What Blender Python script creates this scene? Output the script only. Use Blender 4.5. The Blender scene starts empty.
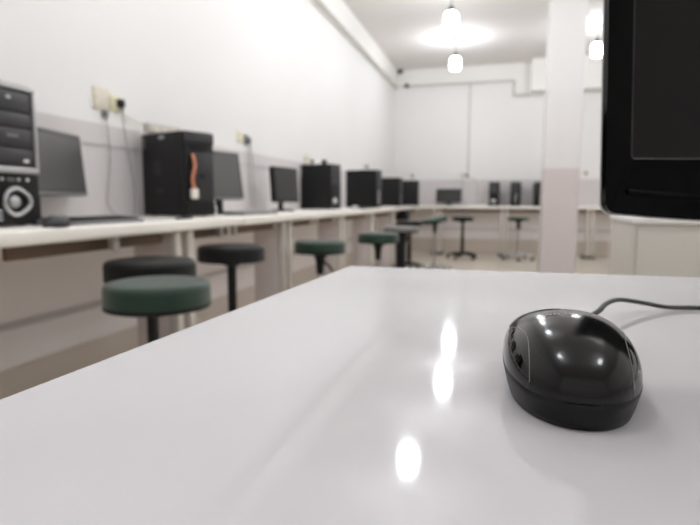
import bpy, bmesh, math, random
from mathutils import Vector, Matrix
random.seed(4)
C = bpy.context.scene.collection
R = math.radians
PI = math.pi

# ------------------------------------------------------------------ materials
def srgb(r, g, b):
    def f(c):
        c /= 255.0
        return c / 12.92 if c <= 0.04045 else ((c + 0.055) / 1.055) ** 2.4
    return (f(r), f(g), f(b), 1.0)

def mat(name, col, rough=0.5, metal=0.0, spec=0.5, noise=0.0, nscale=8.0, rnoise=0.0, bump=0.0, bscale=60.0,
        coat=0.0, sheen=0.0):
    m = bpy.data.materials.new(name); m.use_nodes = True
    nt = m.node_tree; p = nt.nodes['Principled BSDF']
    p.inputs['Roughness'].default_value = rough
    p.inputs['Metallic'].default_value = metal
    p.inputs['Specular IOR Level'].default_value = spec
    p.inputs['Coat Weight'].default_value = coat
    p.inputs['Coat Roughness'].default_value = 0.06
    p.inputs['Sheen Weight'].default_value = sheen
    c = srgb(*col)
    p.inputs['Base Color'].default_value = c
    tc = nt.nodes.new('ShaderNodeTexCoord')
    if noise > 0:
        n = nt.nodes.new('ShaderNodeTexNoise'); n.inputs['Scale'].default_value = nscale
        n.inputs['Detail'].default_value = 5.0
        nt.links.new(tc.outputs['Object'], n.inputs['Vector'])
        mx = nt.nodes.new('ShaderNodeMix'); mx.data_type = 'RGBA'
        mx.inputs[6].default_value = tuple(x * (1 - noise) for x in c[:3]) + (1,)
        mx.inputs[7].default_value = tuple(min(1, x * (1 + noise)) for x in c[:3]) + (1,)
        nt.links.new(n.outputs['Fac'], mx.inputs[0]); nt.links.new(mx.outputs[2], p.inputs['Base Color'])
    if rnoise > 0:
        n = nt.nodes.new('ShaderNodeTexNoise'); n.inputs['Scale'].default_value = nscale
        nt.links.new(tc.outputs['Object'], n.inputs['Vector'])
        mr = nt.nodes.new('ShaderNodeMapRange')
        mr.inputs['To Min'].default_value = max(0.01, rough - rnoise); mr.inputs['To Max'].default_value = rough + rnoise
        nt.links.new(n.outputs['Fac'], mr.inputs['Value']); nt.links.new(mr.outputs['Result'], p.inputs['Roughness'])
    if bump > 0:
        n = nt.nodes.new('ShaderNodeTexNoise'); n.inputs['Scale'].default_value = bscale
        n.inputs['Detail'].default_value = 3.0
        nt.links.new(tc.outputs['Object'], n.inputs['Vector'])
        b = nt.nodes.new('ShaderNodeBump'); b.inputs['Strength'].default_value = bump
        b.inputs['Distance'].default_value = 0.002
        nt.links.new(n.outputs['Fac'], b.inputs['Height']); nt.links.new(b.outputs['Normal'], p.inputs['Normal'])
    return m

def two_tone(name, upper, lower, split, rough=0.6):
    """painted wall: one paint above a dado line, another below it"""
    m = mat(name, upper, rough); nt = m.node_tree; p = nt.nodes['Principled BSDF']
    tc = nt.nodes.new('ShaderNodeTexCoord'); sx = nt.nodes.new('ShaderNodeSeparateXYZ')
    nt.links.new(tc.outputs['Object'], sx.inputs[0])
    mt = nt.nodes.new('ShaderNodeMath'); mt.operation = 'GREATER_THAN'; mt.inputs[1].default_value = split
    nt.links.new(sx.outputs['Z'], mt.inputs[0])
    n = nt.nodes.new('ShaderNodeTexNoise'); n.inputs['Scale'].default_value = 1.3; n.inputs['Detail'].default_value = 6
    nt.links.new(tc.outputs['Object'], n.inputs['Vector'])
    mx = nt.nodes.new('ShaderNodeMix'); mx.data_type = 'RGBA'
    mx.inputs[6].default_value = srgb(*lower); mx.inputs[7].default_value = srgb(*upper)
    nt.links.new(mt.outputs[0], mx.inputs[0])
    m2 = nt.nodes.new('ShaderNodeMix'); m2.data_type = 'RGBA'; m2.blend_type = 'MULTIPLY'
    mr = nt.nodes.new('ShaderNodeMapRange'); mr.inputs['To Min'].default_value = 0.95; mr.inputs['To Max'].default_value = 1.0
    nt.links.new(n.outputs['Fac'], mr.inputs['Value'])
    m2.inputs[0].default_value = 1.0
    nt.links.new(mx.outputs[2], m2.inputs[6]); nt.links.new(mr.outputs['Result'], m2.inputs[7])
    nt.links.new(m2.outputs[2], p.inputs['Base Color'])
    return m

def emit(name, col, strength):
    m = bpy.data.materials.new(name); m.use_nodes = True
    nt = m.node_tree; nt.nodes.clear()
    e = nt.nodes.new('ShaderNodeEmission'); o = nt.nodes.new('ShaderNodeOutputMaterial')
    e.inputs[0].default_value = col; e.inputs[1].default_value = strength
    nt.links.new(e.outputs[0], o.inputs[0]); return m

WALL = two_tone('wall_paint', (239, 238, 237), (214, 209, 209), 1.40)
PILL = two_tone('pillar_paint', (222, 219, 218), (204, 195, 194), 1.40)
CEIL = mat('ceiling_paint', (226, 222, 220), 0.8, noise=0.02, nscale=1.2)
TRIMW = mat('beam_paint', (238, 236, 233), 0.65)
FLOOR = None
BOARD = mat('wall_board', (246, 241, 240), 0.5, noise=0.02, nscale=2)
SKIRT = mat('skirting', (216, 206, 195), 0.6, noise=0.06, nscale=3)
LAM = mat('white_laminate', (208, 206, 209), 0.07, spec=0.45, bump=0.008, bscale=60, rnoise=0.015, nscale=30)
LAMEDGE = mat('laminate_edge', (228, 226, 226), 0.4)
BENCH = mat('bench_top', (250, 246, 238), 0.33, noise=0.02, nscale=5)
APRON = mat('brown_apron', (112, 92, 76), 0.6, noise=0.1, nscale=6)
LEGP = mat('leg_panel', (212, 203, 202), 0.55)
POST = mat('leg_post', (205, 199, 191), 0.4)
DESKW = mat('desk_board', (196, 193, 186), 0.5, noise=0.015, nscale=3)
BLK = mat('black_plastic', (16, 16, 17), 0.42, spec=0.3)
BLKS = mat('black_steel', (21, 21, 22), 0.45, spec=0.3, noise=0.08, nscale=6)
BLKG = mat('black_gloss', (3, 3, 3), 0.07, spec=0.1)
DGREY = mat('dark_grey_plastic', (52, 51, 54), 0.38)
SCREEN = mat('dull_screen', (86, 85, 84), 0.34, spec=0.6)
SCREEND = mat('dark_screen', (42, 42, 40), 0.36, spec=0.5)
BIGSCR = mat('near_screen', (20, 18, 17), 0.3, spec=0.25)
SILV = mat('silver_plastic', (188, 188, 188), 0.3, metal=0.35)
GREYP = mat('grey_plastic', (120, 120, 120), 0.4)
CHROME = mat('chrome', (205, 205, 205), 0.15, metal=1.0)
WHITEP = mat('white_plastic', (232, 228, 220), 0.4)
BEIGE = mat('beige_plastic', (222, 214, 198), 0.45)
CREAM = mat('cream_plastic', (226, 222, 190), 0.45)
ORANGE = mat('orange_ribbon', (206, 136, 102), 0.5)
GREEN = mat('green_vinyl', (21, 52, 38), 0.46, spec=0.4, noise=0.18, nscale=9, sheen=0.25, bump=0.1, bscale=40)
GREEN2 = mat('green_vinyl_dark', (22, 54, 40), 0.46, spec=0.4, noise=0.2, nscale=9, sheen=0.2, bump=0.1, bscale=40)
BLKV = mat('black_vinyl', (17, 17, 17), 0.5, spec=0.25, noise=0.2, nscale=9, sheen=0.08, bump=0.1, bscale=40)
GREYV = mat('dusty_grey_vinyl', (112, 110, 106), 0.5, noise=0.1, nscale=9, sheen=0.2)
RUB = mat('black_rubber', (20, 20, 20), 0.65)
MBASE = mat('mouse_base', (18, 18, 19), 0.4, spec=0.3, bump=0.03, bscale=2500)
MTOP = mat('mouse_top', (11, 11, 12), 0.15, spec=0.4, bump=0.02, bscale=2500)
MSIDE = mat('mouse_side', (10, 10, 11), 0.06, spec=0.5)
MBTN = mat('mouse_button', (34, 34, 35), 0.3)
CABLE = mat('grey_cable', (178, 175, 173), 0.5)
CABLEM = mat('mouse_cable', (62, 64, 62), 0.5)
MARK = mat('light_marking', (170, 172, 175), 0.5)
CONDUIT = mat('conduit', (196, 192, 186), 0.5)
DARKBOX = mat('junction_grey', (92, 90, 86), 0.5)
GLOWB = emit('lit_bulb', (.92, .96, 1.0, 1), 62.0)

# floor: large terrazzo-like tan tiles
def floor_mat():
    m = mat('floor_tile', (186, 172, 150), 0.38)
    nt = m.node_tree; p = nt.nodes['Principled BSDF']
    tc = nt.nodes.new('ShaderNodeTexCoord')
    b = nt.nodes.new('ShaderNodeTexBrick'); b.offset = 0; b.inputs['Scale'].default_value = 1.0
    b.inputs['Brick Width'].default_value = 0.4; b.inputs['Row Height'].default_value = 0.4
    b.inputs['Mortar Size'].default_value = 0.004
    b.inputs['Color1'].default_value = srgb(206, 197, 183); b.inputs['Color2'].default_value = srgb(201, 192, 178)
    b.inputs['Mortar'].default_value = srgb(168, 158, 146)
    nt.links.new(tc.outputs['Object'], b.inputs['Vector'])
    nt.links.new(b.outputs['Color'], p.inputs['Base Color'])
    return m
FLOOR = floor_mat()

# ------------------------------------------------------------------ mesh helpers
def link(name, bm, m, parent=None, smooth=True, angle=40):
    bmesh.ops.recalc_face_normals(bm, faces=bm.faces)
    me = bpy.data.meshes.new(name); bm.to_mesh(me); bm.free()
    o = bpy.data.objects.new(name, me); C.objects.link(o)
    for x in (m if isinstance(m, (list, tuple)) else [m]): me.materials.append(x)
    if smooth:
        for p in me.polygons: p.use_smooth = True
        me.set_sharp_from_angle(angle=R(angle))
    if parent: o.parent = parent
    return o

def box(bm, lo, hi, bev=0.0, seg=2, M=None, mi=0):
    t = bmesh.new()
    bmesh.ops.create_cube(t, size=1.0)
    s = Vector(hi) - Vector(lo); c = (Vector(hi) + Vector(lo)) / 2
    for v in t.verts: v.co = Vector((v.co.x * s.x + c.x, v.co.y * s.y + c.y, v.co.z * s.z + c.z))
    if bev > 0:
        bmesh.ops.bevel(t, geom=list(t.edges), offset=bev, segments=seg, profile=0.5, affect='EDGES')
    if M is not None: bmesh.ops.transform(t, matrix=M, verts=t.verts)
    merge(bm, t, mi)

def merge(bm, t, mi=0):
    mp = {v: bm.verts.new(v.co) for v in t.verts}
    for f in t.faces:
        try:
            nf = bm.faces.new([mp[v] for v in f.verts]); nf.material_index = mi
        except ValueError:
            pass
    t.free()

def B(lo, hi, bev=0.0, seg=2, M=None):
    bm = bmesh.new(); box(bm, lo, hi, bev, seg, M); return bm

def lathe(bm, prof, n=32, M=None, mi=0):
    """prof: list of (r, z); closed at both ends when r == 0"""
    t = bmesh.new(); rings = []
    for r, z in prof:
        if r < 1e-6: rings.append([t.verts.new((0, 0, z))])
        else: rings.append([t.verts.new((r * math.cos(2 * PI * k / n), r * math.sin(2 * PI * k / n), z)) for k in range(n)])
    for a, b in zip(rings, rings[1:]):
        for k in range(n):
            k2 = (k + 1) % n
            if len(a) == 1 and len(b) == 1: continue
            if len(a) == 1: t.faces.new((a[0], b[k], b[k2]))
            elif len(b) == 1: t.faces.new((a[k], a[k2], b[0]))
            else: t.faces.new((a[k], a[k2], b[k2], b[k]))
    if M is not None: bmesh.ops.transform(t, matrix=M, verts=t.verts)
    merge(bm, t, mi)

def catmull(pts, sub):
    pts = [Vector(p) for p in pts]
    if len(pts) < 3 or sub <= 1: return pts
    out = []
    for i in range(len(pts) - 1):
        p0 = pts[max(i - 1, 0)]; p1 = pts[i]; p2 = pts[i + 1]; p3 = pts[min(i + 2, len(pts) - 1)]
        for k in range(sub):
            t = k / sub
            out.append(0.5 * ((2 * p1) + (-p0 + p2) * t + (2 * p0 - 5 * p1 + 4 * p2 - p3) * t * t + (-p0 + 3 * p1 - 3 * p2 + p3) * t ** 3))
    out.append(pts[-1]); return out

def tube(bm, pts, r, n=8, sub=6, M=None, mi=0):
    P = catmull(pts, sub); t = bmesh.new(); rings = []
    up = Vector((0, 0, 1))
    for i, p in enumerate(P):
        d = (P[min(i + 1, len(P) - 1)] - P[max(i - 1, 0)]).normalized()
        a = d.cross(up)
        if a.length < 0.05: a = d.cross(Vector((1, 0, 0)))
        a.normalize(); b = a.cross(d).normalized()
        rr = r[i] if isinstance(r, list) else r
        rings.append([t.verts.new(p + rr * (math.cos(2 * PI * k / n) * a + math.sin(2 * PI * k / n) * b)) for k in range(n)])
    for A, Bq in zip(rings, rings[1:]):
        for k in range(n): t.faces.new((A[k], A[(k + 1) % n], Bq[(k + 1) % n], Bq[k]))
    t.faces.new(rings[0]); t.faces.new(list(reversed(rings[-1])))
    if M is not None: bmesh.ops.transform(t, matrix=M, verts=t.verts)
    merge(bm, t, mi)

def T(pts, r, n=8, sub=6):
    bm = bmesh.new(); tube(bm, pts, r, n, sub); return bm

def prism(bm, poly, axis, a, b, bev=0.0, M=None):
    """extrude a 2D polygon (list of (u,v)) along axis 0/1/2 from a to b"""
    t = bmesh.new()
    def mk(u, v, w):
        c = [0, 0, 0]; o = [i for i in range(3) if i != axis]; c[o[0]] = u; c[o[1]] = v; c[axis] = w; return c
    lo = [t.verts.new(mk(u, v, a)) for u, v in poly]; hi = [t.verts.new(mk(u, v, b)) for u, v in poly]
    n = len(poly)
    t.faces.new(lo); t.faces.new(list(reversed(hi)))
    for k in range(n): t.faces.new((lo[k], hi[k], hi[(k + 1) % n], lo[(k + 1) % n]))
    bmesh.ops.recalc_face_normals(t, faces=t.faces)
    if bev: bmesh.ops.bevel(t, geom=list(t.edges), offset=bev, segments=2, profile=0.5, affect='EDGES')
    if M is not None: bmesh.ops.transform(t, matrix=M, verts=t.verts)
    merge(bm, t)

def rrect(w, h, r, n=5, cx=0, cy=0):
    out = []
    for (sx, sy, a0) in ((1, 1, 0), (-1, 1, 90), (-1, -1, 180), (1, -1, 270)):
        for k in range(n + 1):
            a = R(a0 + 90 * k / n)
            out.append((cx + sx * (w / 2 - r) + r * math.cos(a), cy + sy * (h / 2 - r) + r * math.sin(a)))
    return out

def thing(name, label, cat, loc=(0, 0, 0), rz=0.0, group=None):
    o = bpy.data.objects.new(name, None); C.objects.link(o); o.empty_display_size = 0.05
    o.location = loc; o.rotation_euler = (0, 0, rz)
    o['label'] = label; o['category'] = cat
    if group: o['group'] = group
    return o

def tag(o, label, cat, group=None):
    o['label'] = label; o['category'] = cat
    if group: o['group'] = group
    return o

def struct(name, bm, m, smooth=False):
    o = link(name, bm, m, smooth=smooth); o['kind'] = 'structure'; return o

# ------------------------------------------------------------------ room shell
XL, XR, YB, YF, ZC = -2.06, 3.6, -2.4, 10.79, 3.5
struct('floor', B((XL - .1, YB - .1, -.1), (XR + .1, YF + .1, 0)), FLOOR)
struct('ceiling', B((XL - .1, YB - .1, ZC), (XR + .1, YF + .1, ZC + .1)), CEIL)
struct('wall_left', B((XL - .1, YB - .1, 0), (XL, YF + .1, ZC)), WALL)
struct('wall_right', B((XR, YB - .1, 0), (XR + .1, YF + .1, ZC)), WALL)
struct('wall_back', B((XL, YB - .1, 0), (XR, YB, ZC)), WALL)
struct('wall_far', B((XL, YF, 0), (XR, YF + .1, ZC)), WALL)
struct('pillar', B((.50, 7.2, 0), (.915, 7.62, ZC), .006), PILL)
# beams along the ceiling
struct('trim_1', B((XL, YB, 3.15), (XL + .06, YF, ZC), .004), TRIMW)
bm = bmesh.new()
prism(bm, [(XL + .06, ZC), (XL + .06, 3.2), (.17, 3.2), (.17, 2.93), (XR, 2.93), (XR, ZC)], 1, YF - .06, YF)
struct('trim_2', bm, TRIMW)
struct('trim_3', B((.455, YF - .34, 2.95), (XR, YF - .06, ZC), .004), TRIMW)
# boarding on the walls below the benches: two rows of boards over a tan skirting
for nm, z0, z1, th in (('trim_4', .475, .90, .03), ('trim_5', .27, .440, .03)):
    struct(nm, B((XL, YB, z0), (XL + th, YF, z1), .004), BOARD)
for nm, z0, z1, th in (('trim_6', .475, .90, .03), ('trim_7', .27, .440, .03)):
    struct(nm, B((XL + .03, YF - th, z0), (XR, YF, z1), .004), BOARD)
struct('baseboard_left', B((XL, YB, 0), (XL + .012, YF, .27)), SKIRT)
struct('baseboard_far', B((XL + .012, YF - .012, 0), (XR, YF, .27)), SKIRT)

# ------------------------------------------------------------------ benches
BT, BU, BX = .908, .855, -1.43       # top, underside, front edge
def bench_top_bm(lo, hi): return B(lo, hi, .012, 3)

near_bench = thing('wall_bench', 'long white wall bench carrying the big silver trimmed computer, nearer length by the left wall', 'bench', (-1.745, 1.6, 0))
far_bench = thing('wall_bench', 'long white wall bench continuing past the joint towards the far corner, along left wall', 'bench', (-1.745, 6.5, 0))
cross_bench = thing('wall_bench', 'white bench running across under the far wall, behind the pillar', 'bench', (.7, 10.5, 0))

def rel(o, m):   # build in world space, then parent keeping the place
    m.parent = o
    m.matrix_parent_inverse = Matrix.Translation(-Vector(o.location))
    return m
def wpart(parent, name, bm, m, label=None, **k):
    o = link(name, bm, m, **k); rel(parent, o)
    if label: o['label'] = label
    return o

def bench_support(parent, y):
    for yy in (y - .005, y + .105):
        wpart(parent, 'leg', B((-1.515, yy, 0), (-1.465, yy + .05, BU), .006), POST)
    wpart(parent, 'leg_panel', B((-1.70, y, 0.005), (-1.515, y + .03, BU), .002), LEGP, 'pinkish grey upright panel behind the posts')
def bracket(parent, y):
    wpart(parent, 'bracket', B((-1.50, y, .80), (-1.47, y + .03, BU), .003), POST)

wpart(near_bench, 'worktop', bench_top_bm((XL, .2, BU), (BX, 2.885, BT)), BENCH)
wpart(far_bench, 'worktop', bench_top_bm((XL, 2.890, BU), (BX, 10.185, BT)), BENCH)
wpart(cross_bench, 'worktop', bench_top_bm((XL, 10.19, BU), (XR - .05, YF, BT)), BENCH)
for parent, y0, y1 in ((near_bench, 1.40, 2.24), (near_bench, .3, 1.34), (near_bench, 2.42, 2.88), (far_bench, 3.0, 3.55), (far_bench, 3.75, 4.95),
                       (far_bench, 5.15, 6.25), (far_bench, 6.45, 10.1)):
    wpart(parent, 'apron', B((-1.56, y0, .80), (-1.535, y1, BU), .003), APRON, 'brown rail under the worktop')
for y in (.9, 2.25): bench_support(near_bench, y)
for y in (3.58, 5.0, 6.3, 7.65, 9.0): bench_support(far_bench, y)
for y in (1.83, 2.69, 2.85): bracket(near_bench, y)
for y in (4.2, 4.32): bracket(far_bench, y)
for x in (-1.2, 0.0, 1.45, 2.9):
    for dx in (0, .085):
        wpart(cross_bench, 'leg', B((x + dx, 10.25, 0), (x + dx + .05, 10.30, BU), .006), POST)
    wpart(cross_bench, 'foot', B((x - .03, 10.235, 0), (x + .165, 10.60, .03), .006), BLK, 'dark foot bar')
wpart(cross_bench, 'apron', B((-1.15, 10.30, .80), (XR - .1, 10.325, BU), .003), APRON, 'brown rail under the worktop')

# ------------------------------------------------------------------ near white table
near_table = thing('white_table', 'glossy white table filling the foreground under the black mouse', 'table', (.45, .35, 0))
TT = .9065
bm = bmesh.new()
prism(bm, [(-.234, -.06), (-.208, .752), (1.25, .780), (1.22, -.06)], 2, TT - .028, TT, .0018)
wpart(near_table, 'tabletop', bm, LAM, smooth=False)
for x, y in ((-.17, .0), (-.14, .66), (1.14, .68), (1.12, .0)):
    wpart(near_table, 'leg', B((x, y, 0), (x + .04, y + .04, TT - .028), .004), POST)
wpart(near_table, 'apron', B((-.12, .68, .80), (1.15, .70, TT - .028), .003), LAMEDGE)

# desk further right
desk = thing('panel_desk', 'closed greyish white desk behind the big black monitor, right of the pillar', 'desk', (1.5, 3.85, 0))
wpart(desk, 'worktop', B((.74, 3.50, .872), (2.32, 4.20, TT), .004), LAMEDGE)
wpart(desk, 'side_panel', B((.752, 3.522, 0), (.770, 4.18, .872), .002), DESKW)
wpart(desk, 'side_panel', B((2.275, 3.545, 0), (2.30, 4.18, .872), .002), DESKW)
wpart(desk, 'front_panel', B((.775, 3.52, 0.005), (2.272, 3.545, .872), .002), DESKW)

# ------------------------------------------------------------------ computer towers (front faces local +X)
def tower(label, near_corner, phi, h, d, w, style, z=BT, group='computer towers on the benches', toward=None):
    n = Vector((math.cos(phi), -math.sin(phi))); t = Vector((math.sin(phi), math.cos(phi)))
    c = Vector(near_corner) - n * d / 2 + t * w / 2
    o = thing('computer_tower', label, 'computer tower', (c.x, c.y, z), -phi, group)
    fx = d / 2
    link('case', B((-d / 2, -w / 2, .006), (fx - .03, w / 2, h), .004), BLKS, o)
    for sx in (-1, 1):
        for sy in (-1, 1):
            b = bmesh.new(); lathe(b, [(0, 0), (.014, 0), (.014, .007), (0, .007)], 12, Matrix.Translation((sx * (d / 2 - .06), sy * (w / 2 - .03), 0)))
            link('foot', b, RUB, o)
    # front bezel
    f = bmesh.new()
    prism(f, rrect(w, h - .005, .012, 4, 0, (h + .005) / 2), 0, fx - .03, fx, .004)
    link('front_bezel', f, BLK, o)
    if style == 'ring':                 # silver trimmed front with a round silver power ring
        k = h / .465
        fr = bmesh.new(); zb = .175 * k
        for lo, hi in (((-w / 2 + .001, zb), (-w / 2 + .014, h - .004)), ((w / 2 - .014, zb), (w / 2 - .001, h - .004)),
                       ((-w / 2 + .001, h - .020), (w / 2 - .001, h - .004)), ((-w / 2 + .001, zb), (w / 2 - .001, zb + .022))):
            box(fr, (fx - .004, lo[0], lo[1]), (fx + .009, hi[0], hi[1]), .004)
        link('silver_trim', fr, SILV, o)
        for i, (z0, z1) in enumerate(((.375, .438), (.325, .370), (.260, .320), (.205, .255))):
            dr = link('drive_cover', B((fx - .004, -w / 2 + .017, z0 * k), (fx + .004, w / 2 - .017, z1 * k), .004), DGREY, o)
            if i == 0:
                b = bmesh.new(); lathe(b, [(0, 0), (.007, 0), (.007, .002), (0, .002)], 14, Matrix.Translation((fx + .004, -.012, .418 * k)) @ Matrix.Rotation(PI / 2, 4, 'Y') @ Matrix.Diagonal((.8, 1.5, 1, 1)))
                link('badge', b, SILV, dr)
            if i == 2:
                link('badge', B((fx + .004, -.03, .292 * k), (fx + .0055, .02, .302 * k)), GREYP, dr)
            if i == 3:
                link('eject_button', B((fx + .004, .035, .212 * k), (fx + .008, .058, .222 * k), .002), WHITEP, dr)
        # port row
        for y, m_ in ((-.055, SILV), (-.028, GREYP), (-.012, GREYP), (.012, SILV), (.05, WHITEP)):
            b = bmesh.new(); lathe(b, [(0, 0), (.006, 0), (.006, .004), (0, .004)], 12, Matrix.Translation((fx, y, .155 * k)) @ Matrix.Rotation(PI / 2, 4, 'Y'))
            link('port', b, m_, o)
        # teardrop ring pointing to the right
        pts = []
        for j in range(40):
            a = 2 * PI * j / 40
            rr = .045 + .016 * max(0, math.cos(a)) ** 6
            pts.append((fx + .004, -.005 + rr * math.cos(a), .082 * k + rr * math.sin(a)))
        pts.append(pts[0])
        b = bmesh.new(); tube(b, pts, .0075, 8, 1); link('power_ring', b, SILV, o)
        b = bmesh.new(); lathe(b, [(0, .012), (.012, .011), (.019, .007), (.022, 0), (0, 0)], 24, Matrix.Translation((fx, -.008, .082 * k)) @ Matrix.Rotation(PI / 2, 4, 'Y'))
        link('power_button', b, SILV, o)
        for j in range(3):
            link('sticker', B((fx, -.085, .022 + j * .014), (fx + .001, -.06, .030 + j * .014)), MARK, o)
    elif style == 'open':               # gutted front with a ribbon cable hanging out
        link('front_frame', B((fx - .002, -w / 2 + .002, h - .065), (fx + .010, w / 2 - .002, h - .004), .004), DGREY, o)
        link('open_bay', B((fx - .001, -.055, h - .105), (fx + .003, .055, h - .072), .001), mat('bay_hole', (6, 6, 6), .8), o)
        link('front_cover', B((fx - .001, -.045, .09), (fx + .007, w / 2 - .008, h - .115), .004), mat('cover_grey', (42, 40, 43), .4), o)
        b = bmesh.new()
        for j, dy in enumerate((-.006, 0, .006)):
            tube(b, [(fx + .010, -.052 + dy, h - .125), (fx + .020, -.045 + dy, h - .19), (fx + .016, -.060 + dy, h - .26), (fx + .018, -.050 + dy, h - .318)], .0045, 8, 6)
        rb = link('ribbon_cable', b, ORANGE, o)
        link('connector', B((fx + .006, -.073, h - .372), (fx + .030, -.030, h - .316), .006), WHITEP, rb)
        b = bmesh.new(); lathe(b, [(0, 0), (.013, 0), (.013, .006), (0, .006)], 18, Matrix.Translation((fx + .007, .010, h * .48)) @ Matrix.Rotation(PI / 2, 4, 'Y'))
        link('power_button', b, BLK, o)
        link('lower_lip', B((fx - .001, -w / 2 + .003, .02), (fx + .010, w / 2 - .003, .08), .004), BLK, o)
        b = bmesh.new()
        for j in range(7): box(b, (-.09, -w / 2 - .001, h * .50 + j * .012), (-.02, -w / 2 + .002, h * .50 + j * .012 + .006))
        link('side_vent', b, DGREY, o)
        b = bmesh.new()
        for j in range(3): box(b, (-.07, -w / 2 - .001, h * .28 + j * .01), (-.0, -w / 2 + .002, h * .28 + j * .01 + .005))
        link('side_vent', b, DGREY, o)
        link('sticker', B((-d / 2 + .012, -w / 2 - .001, h - .085), (-d / 2 + .035, -w / 2 + .001, h - .02)), GREYP, o)
        link('sticker', B((-.03, -w / 2 - .001, h - .035), (.02, -w / 2 + .001, h - .016)), MARK, o)
    elif style == 'oval':
        for i, (z0, z1) in enumerate(((.37, .42), (.315, .36), (.25, .305))):
            link('drive_cover', B((fx - .004, -w / 2 + .012, z0 * h / .45), (fx + .004, w / 2 - .012, z1 * h / .45), .003), DGREY, o)
        b = bmesh.new(); lathe(b, [(0, .010), (.03, .008), (.045, .0), (0, 0)], 24, Matrix.Translation((fx, -.01, .09)) @ Matrix.Rotation(PI / 2, 4, 'Y') @ Matrix.Diagonal((.7, 1.15, 1, 1)))
        link('power_button', b, SILV, o)
        link('sticker', B((-d / 2 + .012, -w / 2 - .001, h - .12), (-d / 2 + .042, -w / 2 + .001, h - .03)), MARK, o)
    else:                               # plain front with drive covers and a silver strip
        for i, (z0, z1) in enumerate(((.37, .42), (.315, .36), (.25, .305))):
            link('drive_cover', B((fx - .004, -w / 2 + .012, z0 * h / .45), (fx + .004, w / 2 - .012, z1 * h / .45), .003), DGREY, o)
        link('silver_strip', B((fx - .002, -.022, .05), (fx + .006, .022, .22), .004), SILV if style == 'strip' else GREYP, o)
        b = bmesh.new(); lathe(b, [(0, 0), (.011, 0), (.011, .005), (0, .005)], 16, Matrix.Translation((fx + .004, .055, .235 * h / .45)) @ Matrix.Rotation(PI / 2, 4, 'Y'))
        link('power_button', b, CHROME, o)
    return o

tower('black computer tower with silver trim and silver ring, leftmost on the bench', (-1.595, 1.405), R(-2), .482, .42, .205, 'ring')
tower('black computer tower with orange cable hanging from its open front', (-1.68, 2.68), R(21.5), .472, .40, .20, 'open')
tower('black computer tower with silver oval button, beside the small dark monitor', (-1.70, 5.42), R(13), .468, .40, .215, 'oval')
tower('black computer tower with upright silver strip, behind the tower with oval button', (-1.50, 6.65), R(10), .472, .41, .20, 'strip')
tower('black computer tower second from the far corner on the left bench', (-1.61, 8.85), R(8), .468, .40, .20, 'plain')
tower('black computer tower nearest the far corner on the left bench', (-1.48, 10.05), R(0), .465, .42, .19, 'plain')
# on the cross bench, fronts face the camera (phi = 90 deg turns the front to -Y)
tower('black tower on the far bench with pale oval button, left of the pair', (-.215, 10.33), R(90), .435, .40, .185, 'oval')
tower('black tower on the far bench nearer the pillar, right of the pair', (.165, 10.33), R(90), .435, .40, .175, 'plain')
tower('dark tower on far bench half hidden by the pillar', (.585, 10.33), R(88), .435, .40, .19, 'plain')

# ------------------------------------------------------------------ flat monitors (screen faces local +X)
def monitor(label, loc, phi, w, h, zb, scr, frame=BLK, bez=.018, tilt=4, silver=False, foot=(.10, .085), ny=0.0, group='monitors on the benches'):
    o = thing('monitor', label, 'monitor', loc, -phi, group)
    M = Matrix.Translation((0, 0, zb)) @ Matrix.Rotation(R(-tilt), 4, 'Y')
    b = bmesh.new(); prism(b, rrect(w, h, .008, 4, 0, h / 2), 0, -.038, .006, .004, M)
    link('housing', b, frame, o)
    b = bmesh.new()
    prism(b, rrect(w * .7, h * .6, .02, 4, 0, h / 2), 0, -.062, -.036, .01, M); link('back_cover', b, BLK, o)
    b = B((.004, -w / 2 + bez, bez * 1.2), (.0075, w / 2 - bez, h - bez), .001, 1, M); link('screen', b, scr, o)
    if silver:
        b = bmesh.new()
        box(b, (.003, -w / 2 + .002, h - .012), (.0085, w / 2 - .002, h - .001), .002, 2, M)
        link('upper_edge', b, GREYP, o)
        b = B((.003, -w / 2 + .002, .001), (.0085, w / 2 - .002, .017), .002, 2, M)
        link('lower_edge', b, GREYP, o)
    link('badge', B((.005, -.012, .005), (.0082, .012, .013), 0, 1, M), GREYP, o)
    link('neck', B((-.055, ny - .026, .012), (-.028, ny + .026, zb + .08), .006), BLK, o)
    b = bmesh.new(); lathe(b, [(0, 0), (1, 0), (1, .35), (.9, .75), (.55, 1), (0, 1)], 32, Matrix.Translation((-.02, ny, 0)) @ Matrix.Diagonal((foot[0], foot[1] * 1.25, .016, 1)))
    link('stand_base', b, BLK, o)
    return o

monitor('grey screened flat monitor half hidden behind the silver trimmed tower', (-1.91, 2.035, BT), R(-14.5), .47, .290, .112, SCREEN, BLK, silver=True, tilt=5, ny=-.13)
monitor('grey screened flat monitor just right of the tower with orange cable', (-1.79, 3.32, BT), R(14), .40, .325, .098, SCREEN, BLK, silver=True, tilt=8)
monitor('small dark flat monitor left of the tower with the silver oval button', (-1.77, 4.40, BT), R(8), .40, .295, .078, SCREEND, BLK, ny=-.04)
monitor('dark flat monitor standing alone on the far bench near the left corner', (-.957, 10.50, BT), R(90), .47, .255, .062, SCREEND, BLK)

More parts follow.
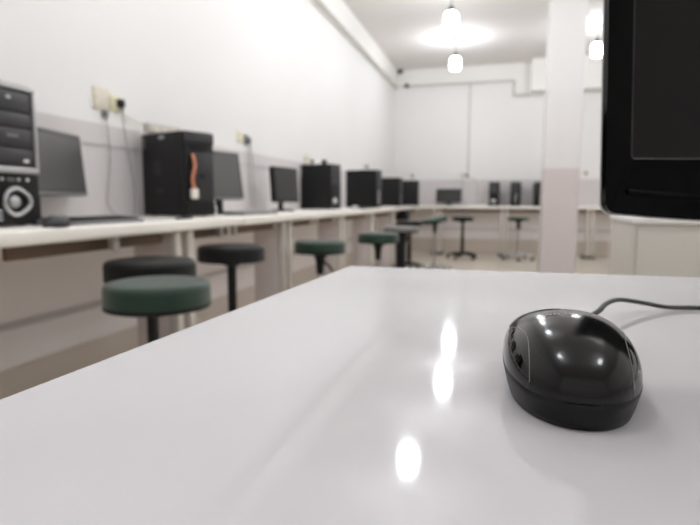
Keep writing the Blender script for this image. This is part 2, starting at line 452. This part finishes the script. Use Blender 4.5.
# ------------------------------------------------------------------ big monitor on the near table
RV = Vector((math.cos(R(15.37)), math.sin(R(15.37)), 0))
bl = Vector((.0872, .525, 0))
mw, mh = .46, .345
mc = bl + RV * mw / 2
big = thing('monitor', 'large glossy black monitor at right edge, on the near white table', 'monitor', (mc.x, mc.y, TT), R(15.37 - 90), 'monitors in the room')
big['group'] = 'monitors on the benches'
ZB = .0835
OPL = .048       # height of the bezel below the screen at the corner
MB = Matrix.Translation((0, 0, ZB)) @ Matrix.Rotation(R(-4.5), 4, 'Y')
def big_outline(grow=0.0):
    # y runs right-to-left seen from the front; the lower edge bows down towards the middle
    pts = []; n = 14; r = .011
    hw = mw / 2 + grow
    low = lambda y: -.010 * (1 - (abs(y) / (mw / 2)) ** 2.2) - grow
    for k in range(n + 1):
        y = -hw + r + (2 * hw - 2 * r) * k / n
        pts.append((y, low(y)))
    for k in range(1, 6):
        a = R(-90 + 90 * k / 6); pts.append((hw - r + r * math.cos(a), low(hw - r) + r + r * math.sin(a)))
    pts += [(hw, low(hw - r) + r), (hw, mh + grow), (-hw, mh + grow), (-hw, low(hw - r) + r)]
    for k in range(1, 6):
        a = R(180 + 90 * k / 6); pts.append((-hw + r + r * math.cos(a), low(hw - r) + r + r * math.sin(a)))
    return pts
def big_shell(bm):
    # thin silver rim behind the bezel, tapering quickly towards the back cover
    rings = []
    for g, x in ((.0005, -.004), (.0005, -.0065), (-.022, -.024), (-.05, -.034)):
        rings.append([bm.verts.new((x, y, z)) for y, z in big_outline(g)])
    for a, c in zip(rings, rings[1:]):
        for k in range(len(a)): bm.faces.new((a[k], a[(k + 1) % len(a)], c[(k + 1) % len(a)], c[k]))
    bm.faces.new(rings[0]); bm.faces.new(rings[-1])
    bmesh.ops.transform(bm, matrix=MB, verts=bm.verts)
def bezel_frame():
    bm = bmesh.new(); out = big_outline()
    inner = rrect(mw - .050, mh - OPL - .028, .003, 3, 0, (mh - .028 + OPL) / 2)
    # ring face between outer outline and inner opening, by a bridged edge loop pair
    vo = [bm.verts.new((.004, y, z)) for y, z in out]; vi = [bm.verts.new((-.001, y, z)) for y, z in inner]
    eo = [bm.edges.new((vo[k], vo[(k + 1) % len(vo)])) for k in range(len(vo))]
    ei = [bm.edges.new((vi[k], vi[(k + 1) % len(vi)])) for k in range(len(vi))]
    bmesh.ops.bridge_loops(bm, edges=eo + ei)
    # sides
    vb = [bm.verts.new((-.006, y, z)) for y, z in out]
    vm = [bm.verts.new((.0035, y, z)) for y, z in out]
    n = len(out)
    for k in range(n): bm.faces.new((vo[k], vo[(k + 1) % n], vb[(k + 1) % n], vb[k]))
    for v in vm: bm.verts.remove(v)
    bmesh.ops.transform(bm, matrix=MB, verts=bm.verts)
    return bm
link('bezel', bezel_frame(), BLKG, big, angle=30)
b = bmesh.new(); big_shell(b); link('rear_shell', b, SILV, big)
b = bmesh.new(); prism(b, rrect(mw * .75, mh * .7, .03, 5, 0, mh / 2), 0, -.065, -.032, .012, MB); link('back_cover', b, BLK, big)
link('screen', B((-.006, -mw / 2 + .0245, OPL - .0005), (-.0025, mw / 2 - .0245, mh - .0275), .0005, 1, MB), BIGSCR, big)
b = bmesh.new()
rim = rrect(mw - .049, mh - OPL - .027, .003, 3, 0, (mh - .028 + OPL) / 2)
tube(b, [(-.0008, y, z) for y, z in rim + [rim[0]]], .0008, 6, 1)
bmesh.ops.transform(b, matrix=MB, verts=b.verts); link('screen_rim', b, DGREY, big)
b = bmesh.new()
lowc = [(.0022, -mw / 2 + .02 + (mw - .04) * k / 20, .0185 - .009 * (1 - (abs(-1 + k / 10)) ** 2.2)) for k in range(21)]
tube(b, lowc, .0028, 6, 1); bmesh.ops.transform(b, matrix=MB, verts=b.verts); link('lower_ridge', b, BLKG, big)
link('neck', B((-.088, -.035, .012), (-.058, .035, ZB + .14), .008), BLK, big)
b = bmesh.new(); lathe(b, [(0, 0), (1, 0), (1, .35), (.9, .75), (.5, 1), (0, 1)], 40, Matrix.Translation((-.085, .02, 0)) @ Matrix.Diagonal((.075, .07, .016, 1)))
link('stand_base', b, BLK, big)

# ------------------------------------------------------------------ keyboards and mice on benches
def keyboard(label, loc, rz, mb, mk, L=.44, Wd=.15):
    o = thing('keyboard', label, 'keyboard', loc, rz, 'keyboards on the benches')
    b = bmesh.new(); prism(b, [(-Wd / 2, .0), (Wd / 2, 0), (Wd / 2, .012), (-Wd / 2, .024)], 1, -L / 2, L / 2, .003)
    link('base', b, mb, o)
    b = bmesh.new()
    for r_ in range(5):
        for k in range(19):
            x = Wd / 2 - .028 - r_ * .0215; y = -L / 2 + .022 + k * (L - .044) / 18
            z = .012 + (Wd / 2 - x) / Wd * .012
            box(b, (x - .008, y - .0085, z - .002), (x + .008, y + .0085, z + .006))
    kk = link('keys', b, mk, o); kk['kind'] = 'stuff'
    return o
keyboard('dark keyboard beside the tower with orange cable, below hanging wall cables', (-1.55, 1.81, BT), 0, GREYP, DGREY)
keyboard('pale grey keyboard beneath the monitor right of the open tower', (-1.56, 3.27, BT), R(-4), GREYP, SILV)
keyboard('dark keyboard lying in front of the tower with upright silver strip', (-1.53, 6.15, BT), 0, DGREY, BLK)
keyboard('pale keyboard on the far bench right of the lone monitor', (-.50, 10.32, BT), R(-90), WHITEP, SILV)

def small_mouse(label, loc, rz, m):
    o = thing('computer_mouse', label, 'mouse', loc, rz)
    b = bmesh.new(); n = 20
    lathe(b, [(0, 0), (.95, 0), (1, .25), (.93, .55), (.75, .82), (.45, .97), (0, 1)], n, Matrix.Diagonal((.033, .062, .040, 1)))
    link('body', b, m, o)
    b = bmesh.new(); lathe(b, [(0, -.003), (.008, -.003), (.008, .003), (0, .003)], 14, Matrix.Translation((0, .034, .030)) @ Matrix.Rotation(PI / 2, 4, 'Y'))
    link('scroll_wheel', b, GREYP, o)
    return o
small_mouse('dark mouse on the bench in front of the leftmost tower', (-1.462, 1.535, BT), R(8), DGREY)
small_mouse('pale mouse lying by the tower with silver oval button', (-1.52, 5.72, BT), R(-20), SILV)
pen = link('marker_pen', T([(-1.47, 2.27, BT + .006), (-1.475, 2.34, BT + .006), (-1.48, 2.41, BT + .006)], .006, 10, 2), BLK)
tag(pen, 'thin dark pen lying on the bench before the open tower', 'pen')
sp = thing('desk_speaker', 'small white rounded speaker squeezed between open tower and monitor', 'speaker', (-1.66, 2.95, BT))
b = bmesh.new(); lathe(b, [(0, 0), (.018, 0), (.021, .006), (.020, .04), (.016, .058), (.007, .066), (0, .067)], 20); link('shell', b, WHITEP, sp)
b = bmesh.new(); lathe(b, [(0, 0), (.012, 0), (.012, .003), (0, .003)], 16, Matrix.Translation((.0185, 0, .03)) @ Matrix.Rotation(PI / 2, 4, 'Y')); link('grille', b, GREYP, sp)

# ------------------------------------------------------------------ power strip, sockets, cables
ps = thing('power_strip', 'white power strip lying on top of the tower with orange cable', 'power strip', (-1.93, 2.86, BT + .472), R(-8))
link('housing', B((-.03, -.13, 0), (.03, .13, .055), .006), mat('strip_grey', (205, 200, 194), .45), ps)
for k in range(3):
    b = bmesh.new(); lathe(b, [(0, 0), (.02, 0), (.02, .002), (0, .002)], 18, Matrix.Translation((.03, -.08 + k * .065, .021)) @ Matrix.Rotation(PI / 2, 4, 'Y'))
    link('outlet', b, BEIGE, ps)
link('switch', B((.028, .095, .012), (.036, .115, .032), .002), BLK, ps)
b = B((-.02, .03, .0), (.028, .125, .03), .006, 2, Matrix.Translation((0, .10, 0))); link('plug', b, GREYP, ps)

def wall_plate(label, y, z, w, h, m, group='wall plates and sockets', holes=True, x=XL, rz=0.0):
    o = thing('wall_socket' if holes else 'blank_plate', label, 'socket' if holes else 'wall plate', (x, y, z) if rz == 0 else (y, x, z), rz, group)
    link('plate', B((0, -w / 2, -h / 2), (.012, w / 2, h / 2), .003), m, o)
    if holes:
        for s in (-1, 1):
            b = bmesh.new(); lathe(b, [(0, 0), (.004, 0), (.004, .001), (0, .001)], 10, Matrix.Translation((.012, s * .012, .018)) @ Matrix.Rotation(PI / 2, 4, 'Y')); link('pin_hole', b, BLK, o)
    else:
        for s in (-1, 1):
            b = bmesh.new(); lathe(b, [(0, 0), (.004, 0), (.003, .002), (0, .002)], 10, Matrix.Translation((.012, s * w * .38, 0)) @ Matrix.Rotation(PI / 2, 4, 'Y')); link('screw', b, GREYP, o)
    return o
def plug(label, y, z, m, x=XL + .012, rz=0.0, s=1.0):
    o = thing('power_plug', label, 'plug', (x, y, z) if rz == 0 else (y, x, z), rz, 'plugs in the wall sockets')
    link('body', B((0, -.016 * s, -.022 * s), (.034 * s, .016 * s, .022 * s), .006), m, o)
    b = T([(.022 * s, 0, -.02 * s), (.022 * s, 0, -.045 * s)], .006 * s, 8, 1); link('strain_relief', b, m, o)
    return o
def cable(label, pts, r, m=CABLE, sub=8):
    return tag(link('cable', T(pts, r, 7, sub), m), label, 'cable', 'cables on the walls')

wall_plate('large blank beige plate on left wall above the dark keyboard', 2.503, 1.533, .118, .112, BEIGE, holes=False)
wall_plate('cream wall socket with black plug beside the large blank plate', 2.612, 1.526, .086, .086, CREAM)
plug('black plug in the cream socket beside the large blank plate', 2.632, 1.528, BLK)
plug('dark grey plug hanging just under the large blank plate', 2.520, 1.455, GREYP, XL, s=.8)
cable('grey cable hanging from the plug under the blank plate', [(XL + .02, 2.52, 1.43), (XL + .012, 2.545, 1.25), (XL + .012, 2.52, 1.08), (XL + .02, 2.50, .98), (XL + .05, 2.53, .914), (XL + .09, 2.56, .912)], .003)
cable('grey cable looping down from the black plug to the bench', [(XL + .034, 2.632, 1.486), (XL + .02, 2.66, 1.40), (XL + .012, 2.71, 1.22), (XL + .012, 2.745, 1.07), (XL + .02, 2.735, .98), (XL + .05, 2.69, .914), (XL + .10, 2.62, .912)], .0033)
cable('thin beige cable from the cream socket to the power strip', [(XL + .012, 2.66, 1.485), (XL + .015, 2.69, 1.468), (XL + .02, 2.76, 1.450), (XL + .04, 2.80, 1.435), (XL + .10, 2.75, 1.39)], .0045, BEIGE)
cable('thin grey cable fixed along left wall below the paint line', [(XL + .006, 1.2, 1.29), (XL + .006, 2.4, 1.29), (XL + .006, 3.6, 1.292), (XL + .006, 5.6, 1.295)], .0032)
wall_plate('beige wall socket above the grey monitor right of the open tower', 4.10, 1.51, .086, .086, CREAM)
wall_plate('small grey socket beside the beige one above the grey monitor', 4.215, 1.50, .07, .08, GREYP)
plug('grey plug in the beige socket above the grey monitor', 4.215, 1.495, GREYP)
cable('straight grey cable dropping from sockets behind the grey monitor', [(XL + .034, 4.215, 1.455), (XL + .012, 4.24, 1.35), (XL + .012, 4.26, 1.10), (XL + .02, 4.27, .93)], .004)
cable('second pale cable dropping beside the one behind the grey monitor', [(XL + .034, 4.235, 1.46), (XL + .012, 4.31, 1.35), (XL + .012, 4.33, 1.10), (XL + .02, 4.34, .93)], .004)
wall_plate('beige double socket above the tower with silver oval button', 5.70, 1.435, .17, .10, BEIGE)
plug('grey plug in the beige double socket above the oval button tower', 5.80, 1.43, GREYP)
plug('dark grey plug on left wall above the far end of the oval button tower', 6.24, 1.445, DGREY, XL, s=1.6)
wall_plate('pale socket above the tower with upright silver strip', 8.30, 1.545, .12, .09, WHITEP)
plug('grey plug in the pale socket above the silver strip tower', 8.42, 1.53, GREYP, XL, s=1.2)
cable('cable arching from the pale socket above the silver strip tower', [(XL + .03, 8.3, 1.54), (XL + .03, 8.18, 1.50), (XL + .012, 8.12, 1.40), (XL + .012, 8.10, 1.25)], .006)
# far wall
FW = R(-90)
wall_plate('beige socket on the far wall above the lone monitor', -.72, 1.495, .09, .085, BEIGE, x=YF, rz=FW)
plug('grey plug in the far wall socket above the lone monitor', -.64, 1.49, GREYP, YF, FW, 1.3)
cable('grey cable hanging left from the far wall socket', [(-.72, YF - .02, 1.45), (-.73, YF - .012, 1.30), (-.72, YF - .012, 1.10), (-.66, YF - .02, .93)], .006)
cable('grey cable hanging right from the far wall socket', [(-.62, YF - .03, 1.45), (-.47, YF - .012, 1.38), (-.44, YF - .012, 1.15), (-.42, YF - .02, .93)], .006)
wall_plate('small beige socket on the far wall right of the pillar', 1.455, 1.51, .09, .085, BEIGE, x=YF, rz=FW)
plug('brown plug in the small far wall socket right of the pillar', 1.47, 1.505, APRON, YF - .012, FW, 1.0)
plug('small plug high on far wall above the last left bench tower', -1.70, 1.49, GREYP, YF, FW, 1.2)

# conduits and junction boxes under the ceiling
tag(link('conduit', T([(XL + .079, YB + .05, 3.16), (XL + .079, 10.62, 3.16)], .020, 10, 1), CONDUIT), 'grey pipe running under the beam along the left wall', 'pipe', 'conduits under the ceiling')
tag(link('conduit', T([(-1.83, YF - .073, 3.195), (.165, YF - .073, 3.195), (.166, YF - .073, 3.19), (.166, YF - .073, 2.935), (.168, YF - .073, 2.93), (.455, YF - .073, 2.93)], .014, 8, 1), CONDUIT),
    'thin grey pipe under the far wall beam, stepping down near pillar', 'pipe', 'conduits under the ceiling')
tag(link('conduit', T([(-.626, YF - .012, 1.54), (-.626, YF - .012, 3.195)], .013, 8, 1), CONDUIT), 'upright thin pipe on the far wall above the socket', 'pipe', 'conduits under the ceiling')
tag(link('junction_box', B((-1.99, YF - .15, 3.43), (-1.90, YF - .06, 3.50), .006), DARKBOX), 'small dark box in the ceiling corner of far wall', 'junction box')
tag(link('junction_box', B((-1.86, YF - .12, 3.165), (-1.78, YF - .055, 3.235), .006), DARKBOX), 'small dark box at the left end of far wall pipe', 'junction box')

# ------------------------------------------------------------------ stools
def stool(label, x, y, zt, seat_m, r=.18, thick=.075, col='black', rz=0.0, tilt=0.0, tdir=0.0, base_m=BLK, rim_m=BLK, lever=False, cr=.024, coff=(0, 0)):
    o = thing('lab_stool', label, 'stool', (x, y, 0), rz, 'round lab stools')
    Mt = Matrix.Translation((0, 0, zt - thick)) @ Matrix.Rotation(tdir, 4, 'Z') @ Matrix.Rotation(tilt, 4, 'Y')
    b = bmesh.new()
    lathe(b, [(0, .008), (r * .96, .008), (r, .016), (r, thick * .70), (r * .985, thick * .86), (r * .94, thick * .96), (r * .86, thick), (r * .5, thick * 1.0), (0, thick * .99)], 48, Mt)
    s = link('seat', b, seat_m, o)
    b = bmesh.new(); lathe(b, [(0, 0), (r * .98, 0), (r * 1.005, .004), (r * 1.005, .015), (r * .99, .017), (0, .017)], 48, Mt); link('seat_rim', b, rim_m, o)
    b = bmesh.new(); lathe(b, [(0, -.03), (.03, -.03), (.075, -.006), (.08, 0), (0, 0)], 20, Matrix.Translation((0, 0, zt - thick))); link('seat_plate', b, BLK, o)
    zc = zt - thick - .03; hub = .115
    if col == 'black':
        b = bmesh.new(); lathe(b, [(0, hub), (cr * 1.25, hub), (cr * 1.25, hub + .25), (cr, hub + .25), (cr, zc), (0, zc)], 18, Matrix.Translation((coff[0], coff[1], 0))); link('column', b, BLK, o)
    elif col == 'thick':
        b = bmesh.new(); lathe(b, [(0, hub), (.05, hub), (.05, zc - .1), (.075, zc), (0, zc)], 18); link('column', b, BLK, o)
    else:
        b = bmesh.new(); lathe(b, [(0, hub), (.022, hub), (.022, zc - .07), (0, zc - .07)], 18); link('column', b, CHROME, o)
        b = bmesh.new(); lathe(b, [(0, zc - .12), (.024, zc - .12), (.032, zc - .02), (.045, zc), (0, zc)], 18); link('collar', b, BLK, o)
    if lever:
        link('lever', T([(.02, 0, zc - .02), (.06, .02, zc - .06), (.09, .03, zc - .10)], .009, 8, 4), BLK, o)
    b = bmesh.new(); lathe(b, [(0, .07), (.04, .07), (.045, .115), (.03, .13), (0, .13)], 18); bs = link('base', b, base_m, o)
    for k in range(5):
        a = 2 * PI * k / 5 + .3; d = Vector((math.cos(a), math.sin(a), 0))
        b = bmesh.new(); tube(b, [d * .03 + Vector((0, 0, .10)), d * .15 + Vector((0, 0, .088)), d * .255 + Vector((0, 0, .066))], [.022] * 7 + [.018] * 6, 8, 6)
        arm = link('base_arm', b, base_m, o)
        b = bmesh.new()
        Mw = Matrix.Translation(d * .25 + Vector((0, 0, .025))) @ Matrix.Rotation(a + .5, 4, 'Z') @ Matrix.Rotation(PI / 2, 4, 'X')
        lathe(b, [(0, -.018), (.025, -.018), (.025, -.006), (.016, -.004), (.016, .004), (.025, .006), (.025, .018), (0, .018)], 16, Mw)
        tube(b, [d * .25 + Vector((0, 0, .02)), d * .25 + Vector((0, 0, .06))], .008, 6, 1)
        link('castor', b, RUB, arm)
    return o

stool('large dusty green round stool nearest the camera by the table edge', -1.113, 1.59, .727, GREEN, .174, .088, cr=.016, coff=(-.024, -.007))
stool('black round stool tucked right behind the nearest green stool', -1.378, 1.925, .758, BLKV, .18, .085, rz=.4)
stool('black round stool on a black column, right of the two overlapping stools', -1.412, 2.69, .756, BLKV, .181, .085, rz=.9)
stool('green stool with black lever under the seat, right of the lone black stool', -1.20, 3.58, .724, GREEN2, .178, .085, 'chrome', -.3, lever=True)
stool('green round stool nearest the far corner of the near table', -1.006, 4.565, .727, GREEN2, .178, .085, 'chrome', .6)
stool('grey topped stool on thick black column, behind the second small green stool', -.953, 5.39, .745, GREYV, .178, .06, 'thick', .1, rim_m=BLK)
stool('black stool partly hidden behind the grey topped stool', -1.25, 7.75, .715, BLKV, .185, .07, 'black', .9)
stool('green stool with its seat tilted up, before the far left corner', -.87, 7.60, .768, GREEN2, .178, .06, 'chrome', .3, R(-12), 0.3, base_m=CHROME)
stool('black stool on castors under the far bench, left of the bench legs', -.622, 9.62, .725, BLKV, .178, .07, 'black', .25)
stool('green topped stool under the far bench beside the pillar', .30, 9.75, .725, GREEN2, .178, .055, 'chrome', .7, base_m=SILV, lever=True)
# small dark box under the left bench near the far corner
dr = thing('under_bench_box', 'small black box hung under the left bench near the far corner', 'box', (-1.50, 8.6, .70))
link('body', B((-.10, -.16, 0), (.10, .16, BU - .70), .006), BLK, dr)
link('front', B((.10, -.15, .01), (.108, .15, BU - .71), .003), DGREY, dr)

# ------------------------------------------------------------------ hanging bulbs
def pendant(label, x, y, zb=3.15):
    o = thing('pendant_bulb', label, 'bulb', (x, y, ZC), 0, 'bare bulbs hanging from the ceiling')
    d = ZC - zb
    b = bmesh.new(); lathe(b, [(0, 0), (.05, 0), (.05, -.012), (.02, -.03), (0, -.03)], 20); link('ceiling_rose', b, DARKBOX, o)
    link('cord', T([(0, 0, -.025), (0, 0, -d + .16)], .005, 6, 1), GREYP, o)
    b = bmesh.new(); lathe(b, [(0, -d + .17), (.018, -d + .165), (.026, -d + .15), (.026, -d + .095), (0, -d + .095)], 16); link('lamp_holder', b, BLK, o)
    b = bmesh.new(); lathe(b, [(0, -d + .10), (.04, -d + .095), (.066, -d + .075), (.075, -d + .045), (.075, -d - .05), (.064, -d - .08), (.036, -d - .092), (0, -d - .095)], 24); link('globe', b, GLOWB, o)
    return o
rowA = [(-.75, 8.85, 3.11), (-.62, 6.62, 3.06), (-.74, 4.70), (-.70, 2.5), (-.70, .35)]
rowB = [(1.26, 8.75), (1.78, 5.9), (1.25, 4.4), (1.25, 2.3), (1.25, .35)]
namesA = ['lit bulb hanging above the far left bench, lower of the two in view', 'lit bulb hanging above, upper of the two bulbs left of the pillar']
for i, (x, y, *zb) in enumerate(rowA):
    pendant(namesA[i] if i < 2 else 'lit bulb of the left row hanging above the camera side, out of frame', x, y, *zb)
for i, (x, y) in enumerate(rowB):
    pendant('lit bulb glowing beside the big black monitor, right of the pillar' if i == 0 else 'lit bulb of the right row hidden above the big monitor or out of frame', x, y)

# ------------------------------------------------------------------ the mouse in the foreground
mo = thing('computer_mouse', 'glossy black wired mouse on the white table in the foreground', 'mouse', (.0352, .2296, TT), R(1.0))
ML = .110; A2 = ML / 2
def interp(tab, t):
    for (a, va), (b, vb) in zip(tab, tab[1:]):
        if t <= b:
            s = (t - a) / (b - a); s = s * s * (3 - 2 * s) * .35 + s * .65
            return va + (vb - va) * s
    return tab[-1][1]
def half_w(t):
    s = abs(2 * t - 1)
    w = .0308 * (1 - s ** 2.4) ** (1 / 2.15)
    return w * (1 - .03 * math.sin(PI * t) * 0 - .05 * max(0, t - .45))
def z_seam(t): return .0122 + .012 * max(0, t - .08) ** 1.1
PROF = [(0, .0), (.012, .0060), (.03, .0105), (.06, .0150), (.11, .0195), (.18, .0232), (.28, .0258), (.40, .0262), (.52, .0245), (.65, .0205), (.8, .0140), (.92, .0080), (1, .0)]
def z_crown(t): return .0237 * max(0.0, t) ** .46 * max(0.0, 1 - t) ** .85 / .4277
def shell_pt(t, u, lift=0.0):
    W = half_w(t)
    k = max(0.0, 1 - abs(u) ** 2.35) ** (1 / 2.0)
    return Vector((W * u, ML * t, z_seam(t) + z_crown(t) * k + lift))
def t_samples(a, b, n): return [a + (b - a) * (0.5 - 0.5 * math.cos(PI * k / n)) for k in range(n + 1)]
def u_samples(a, b, n): return [math.sin(math.asin(a) + (math.asin(b) - math.asin(a)) * k / n) for k in range(n + 1)]
def patch(ts, us, thick=.0015, lift=0.0, f=shell_pt):
    bm = bmesh.new(); g = [[bm.verts.new(f(t, u, lift)) for u in us] for t in ts]
    for i in range(len(ts) - 1):
        for j in range(len(us) - 1):
            bm.faces.new((g[i][j], g[i][j + 1], g[i + 1][j + 1], g[i + 1][j]))
    bmesh.ops.remove_doubles(bm, verts=bm.verts, dist=1e-6)
    return bm
TS = .60            # seam between rear shell and the buttons
def x_edge(t):      # where the glossy side panel begins, as a half width
    k = min(1, max(0, (t - .22) / .4)); k = k * k * (3 - 2 * k)
    return .0205 + .0068 * k
def u_edge(t): return min(1.0, x_edge(t) / max(half_w(t), 1e-6))
T0 = next(k / 2000 for k in range(2000) if half_w(k / 2000) > x_edge(k / 2000))
T1 = next(k / 2000 for k in range(1999, 0, -1) if half_w(k / 2000) > x_edge(k / 2000) * 1.01)
def strip(ts, ua, ub, n, lift=0.0):
    """shell between the cross-section limits ua(t) and ub(t)"""
    bm = bmesh.new(); g = []
    for t in ts:
        a, b_ = math.asin(max(-1, min(1, ua(t)))), math.asin(max(-1, min(1, ub(t))))
        g.append([bm.verts.new(shell_pt(t, math.sin(a + (b_ - a) * k / n), lift)) for k in range(n + 1)])
    for i in range(len(ts) - 1):
        for j in range(n): bm.faces.new((g[i][j], g[i][j + 1], g[i + 1][j + 1], g[i + 1][j]))
    bmesh.ops.remove_doubles(bm, verts=bm.verts, dist=1e-6)
    return bm
link('rear_shell', strip(t_samples(0, TS - .004, 56), lambda t: -u_edge(t), u_edge, 40), MTOP, mo, angle=80)
for s in (-1, 1):
    link('side_panel', strip(t_samples(T0, T1, 60), lambda t: s * min(1, u_edge(t) + .006), lambda t: s, 14), MSIDE, mo, angle=80)
    link('button', strip(t_samples(TS + .004, 1, 24), lambda t: s * .03, lambda t: s * u_edge(t), 16, 0.0002 if s < 0 else 0.0), MBTN, mo, angle=80)
    pts = [shell_pt(t, s * min(1, u_edge(t) + .003), .00008) for t in t_samples(T0 + .004, TS, 30)]
    link('seam_highlight', T(pts, .00022, 6, 1), GREYP, mo)  # grey tube paints in the rim highlight along the side panel seam
# inner core seen through the seams
def core_pt(t, u, lift): 
    p = shell_pt(.01 + .98 * t, u); return Vector((p.x * .985, p.y, p.z - .0009))
link('inner_core', patch(t_samples(0, 1, 40), u_samples(-1, 1, 30), f=core_pt), RUB, mo, angle=80)
b = bmesh.new(); lathe(b, [(0, -.004), (.009, -.004), (.0105, -.002), (.0105, .002), (.009, .004), (0, .004)], 24, Matrix.Translation((0, ML * .80, z_seam(.8) + .001)) @ Matrix.Rotation(PI / 2, 4, 'Y'))
link('scroll_wheel', b, RUB, mo)
# base band under the seam, slightly tucked in at the table
def base_bm():
    bm = bmesh.new(); ts = t_samples(0, 1, 48); loop = []
    for t in ts: loop.append((half_w(t), t))
    for t in reversed(ts[1:-1]): loop.append((-half_w(t), t))
    rings = []
    for f, fx_, dz in ((.955, .86, 0.0), (.975, .89, .0012), (.985, .935, .35), (1.003, .99, .80), (1.006, 1.004, .95), (.997, .997, 1.0)):
        ring = []
        for x, t in loop:
            zz = dz if dz < .01 and dz > 0 else z_seam(t) * dz
            y = ML * (.5 + (t - .5) * (f if f < 1 else f))
            ring.append(bm.verts.new((x * fx_, y, max(0.0006, zz) - .0006)))
        rings.append(ring)
    for a, c in zip(rings, rings[1:]):
        for k in range(len(a)): bm.faces.new((a[k], a[(k + 1) % len(a)], c[(k + 1) % len(a)], c[k]))
    bm.faces.new(rings[0])
    return bm
link('base', base_bm(), MBASE, mo, angle=60)
# faint line of lettering by the crest, too small to read in the photograph: a row of fine strokes
b = bmesh.new()
for k in range(9):
    if k in (4,): continue
    u0 = -.36 + k * .058
    p = shell_pt(TS - .175, u0); q = shell_pt(TS - .158, u0)
    tube(b, [p + Vector((0, 0, .00008)), q + Vector((0, 0, .00008))], .00036, 5, 1)
    if k % 2 == 0:
        p2 = shell_pt(TS - .158, u0 + .028)
        tube(b, [q + Vector((0, 0, .00008)), p2 + Vector((0, 0, .00008))], .00030, 5, 1)
link('logo', b, MARK, mo)
# cable from the nose, rising then running off to the right
Mi = mo.matrix_basis.inverted() if False else (Matrix.Translation(mo.location) @ Matrix.Rotation(R(1.0), 4, 'Z')).inverted()
cp = [(.032, .335, TT + .013), (.046, .360, TT + .016), (.068, .409, TT + .0165), (.077, .437, TT + .0165), (.087, .465, TT + .015), (.099, .489, TT + .0125), (.122, .509, TT + .007),
      (.142, .518, TT + .003), (.17, .529, TT + .0021), (.22, .535, TT + .0021), (.30, .535, TT + .0021), (.42, .56, TT + .0021), (.50, .64, TT + .0021), (.535, .70, TT + .0021), (.555, .75, TT + .0021)]
b = bmesh.new(); tube(b, cp, .0019, 10, 8); bmesh.ops.transform(b, matrix=Mi, verts=b.verts)
link('mouse_cable', b, CABLEM, mo)

# ------------------------------------------------------------------ world, camera, render look
w = bpy.data.worlds.new('world'); bpy.context.scene.world = w; w.use_nodes = True
w.node_tree.nodes['Background'].inputs[0].default_value = (.9, .95, 1, 1); w.node_tree.nodes['Background'].inputs[1].default_value = .3

f_px = 545.0
cam = bpy.data.cameras.new('camera'); co = bpy.data.objects.new('camera', cam); C.objects.link(co)
cam.sensor_fit = 'HORIZONTAL'; cam.sensor_width = 36.0; cam.lens = f_px / 700 * 36.0
cam.clip_start = .01; cam.clip_end = 60
yaw, pitch, roll = R(15.37), R(6.477), R(.15)
F = Vector((-math.sin(yaw) * math.cos(pitch), math.cos(yaw) * math.cos(pitch), -math.sin(pitch)))
RT = Vector((math.cos(yaw), math.sin(yaw), 0)); UP = RT.cross(F)
rr = RT * math.cos(roll) + UP * math.sin(roll); uu = UP * math.cos(roll) - RT * math.sin(roll)
mtx = Matrix.Identity(4)
for i in range(3): mtx[i][0] = rr[i]; mtx[i][1] = uu[i]; mtx[i][2] = -F[i]
mtx.translation = Vector((0, 0, 1.0)); co.matrix_world = mtx
cam.dof.use_dof = True; cam.dof.focus_distance = .275; cam.dof.aperture_fstop = 10.5
sc = bpy.context.scene; sc.camera = co
sc.view_settings.view_transform = 'Standard'; sc.view_settings.look = 'None'; sc.view_settings.gamma = 1.0
sc.view_settings.exposure = 0.42; sc.view_settings.use_curve_mapping = False
sc.cycles.use_denoising = True; sc.cycles.max_bounces = 10; sc.cycles.diffuse_bounces = 8; sc.cycles.sample_clamp_indirect = 6.0
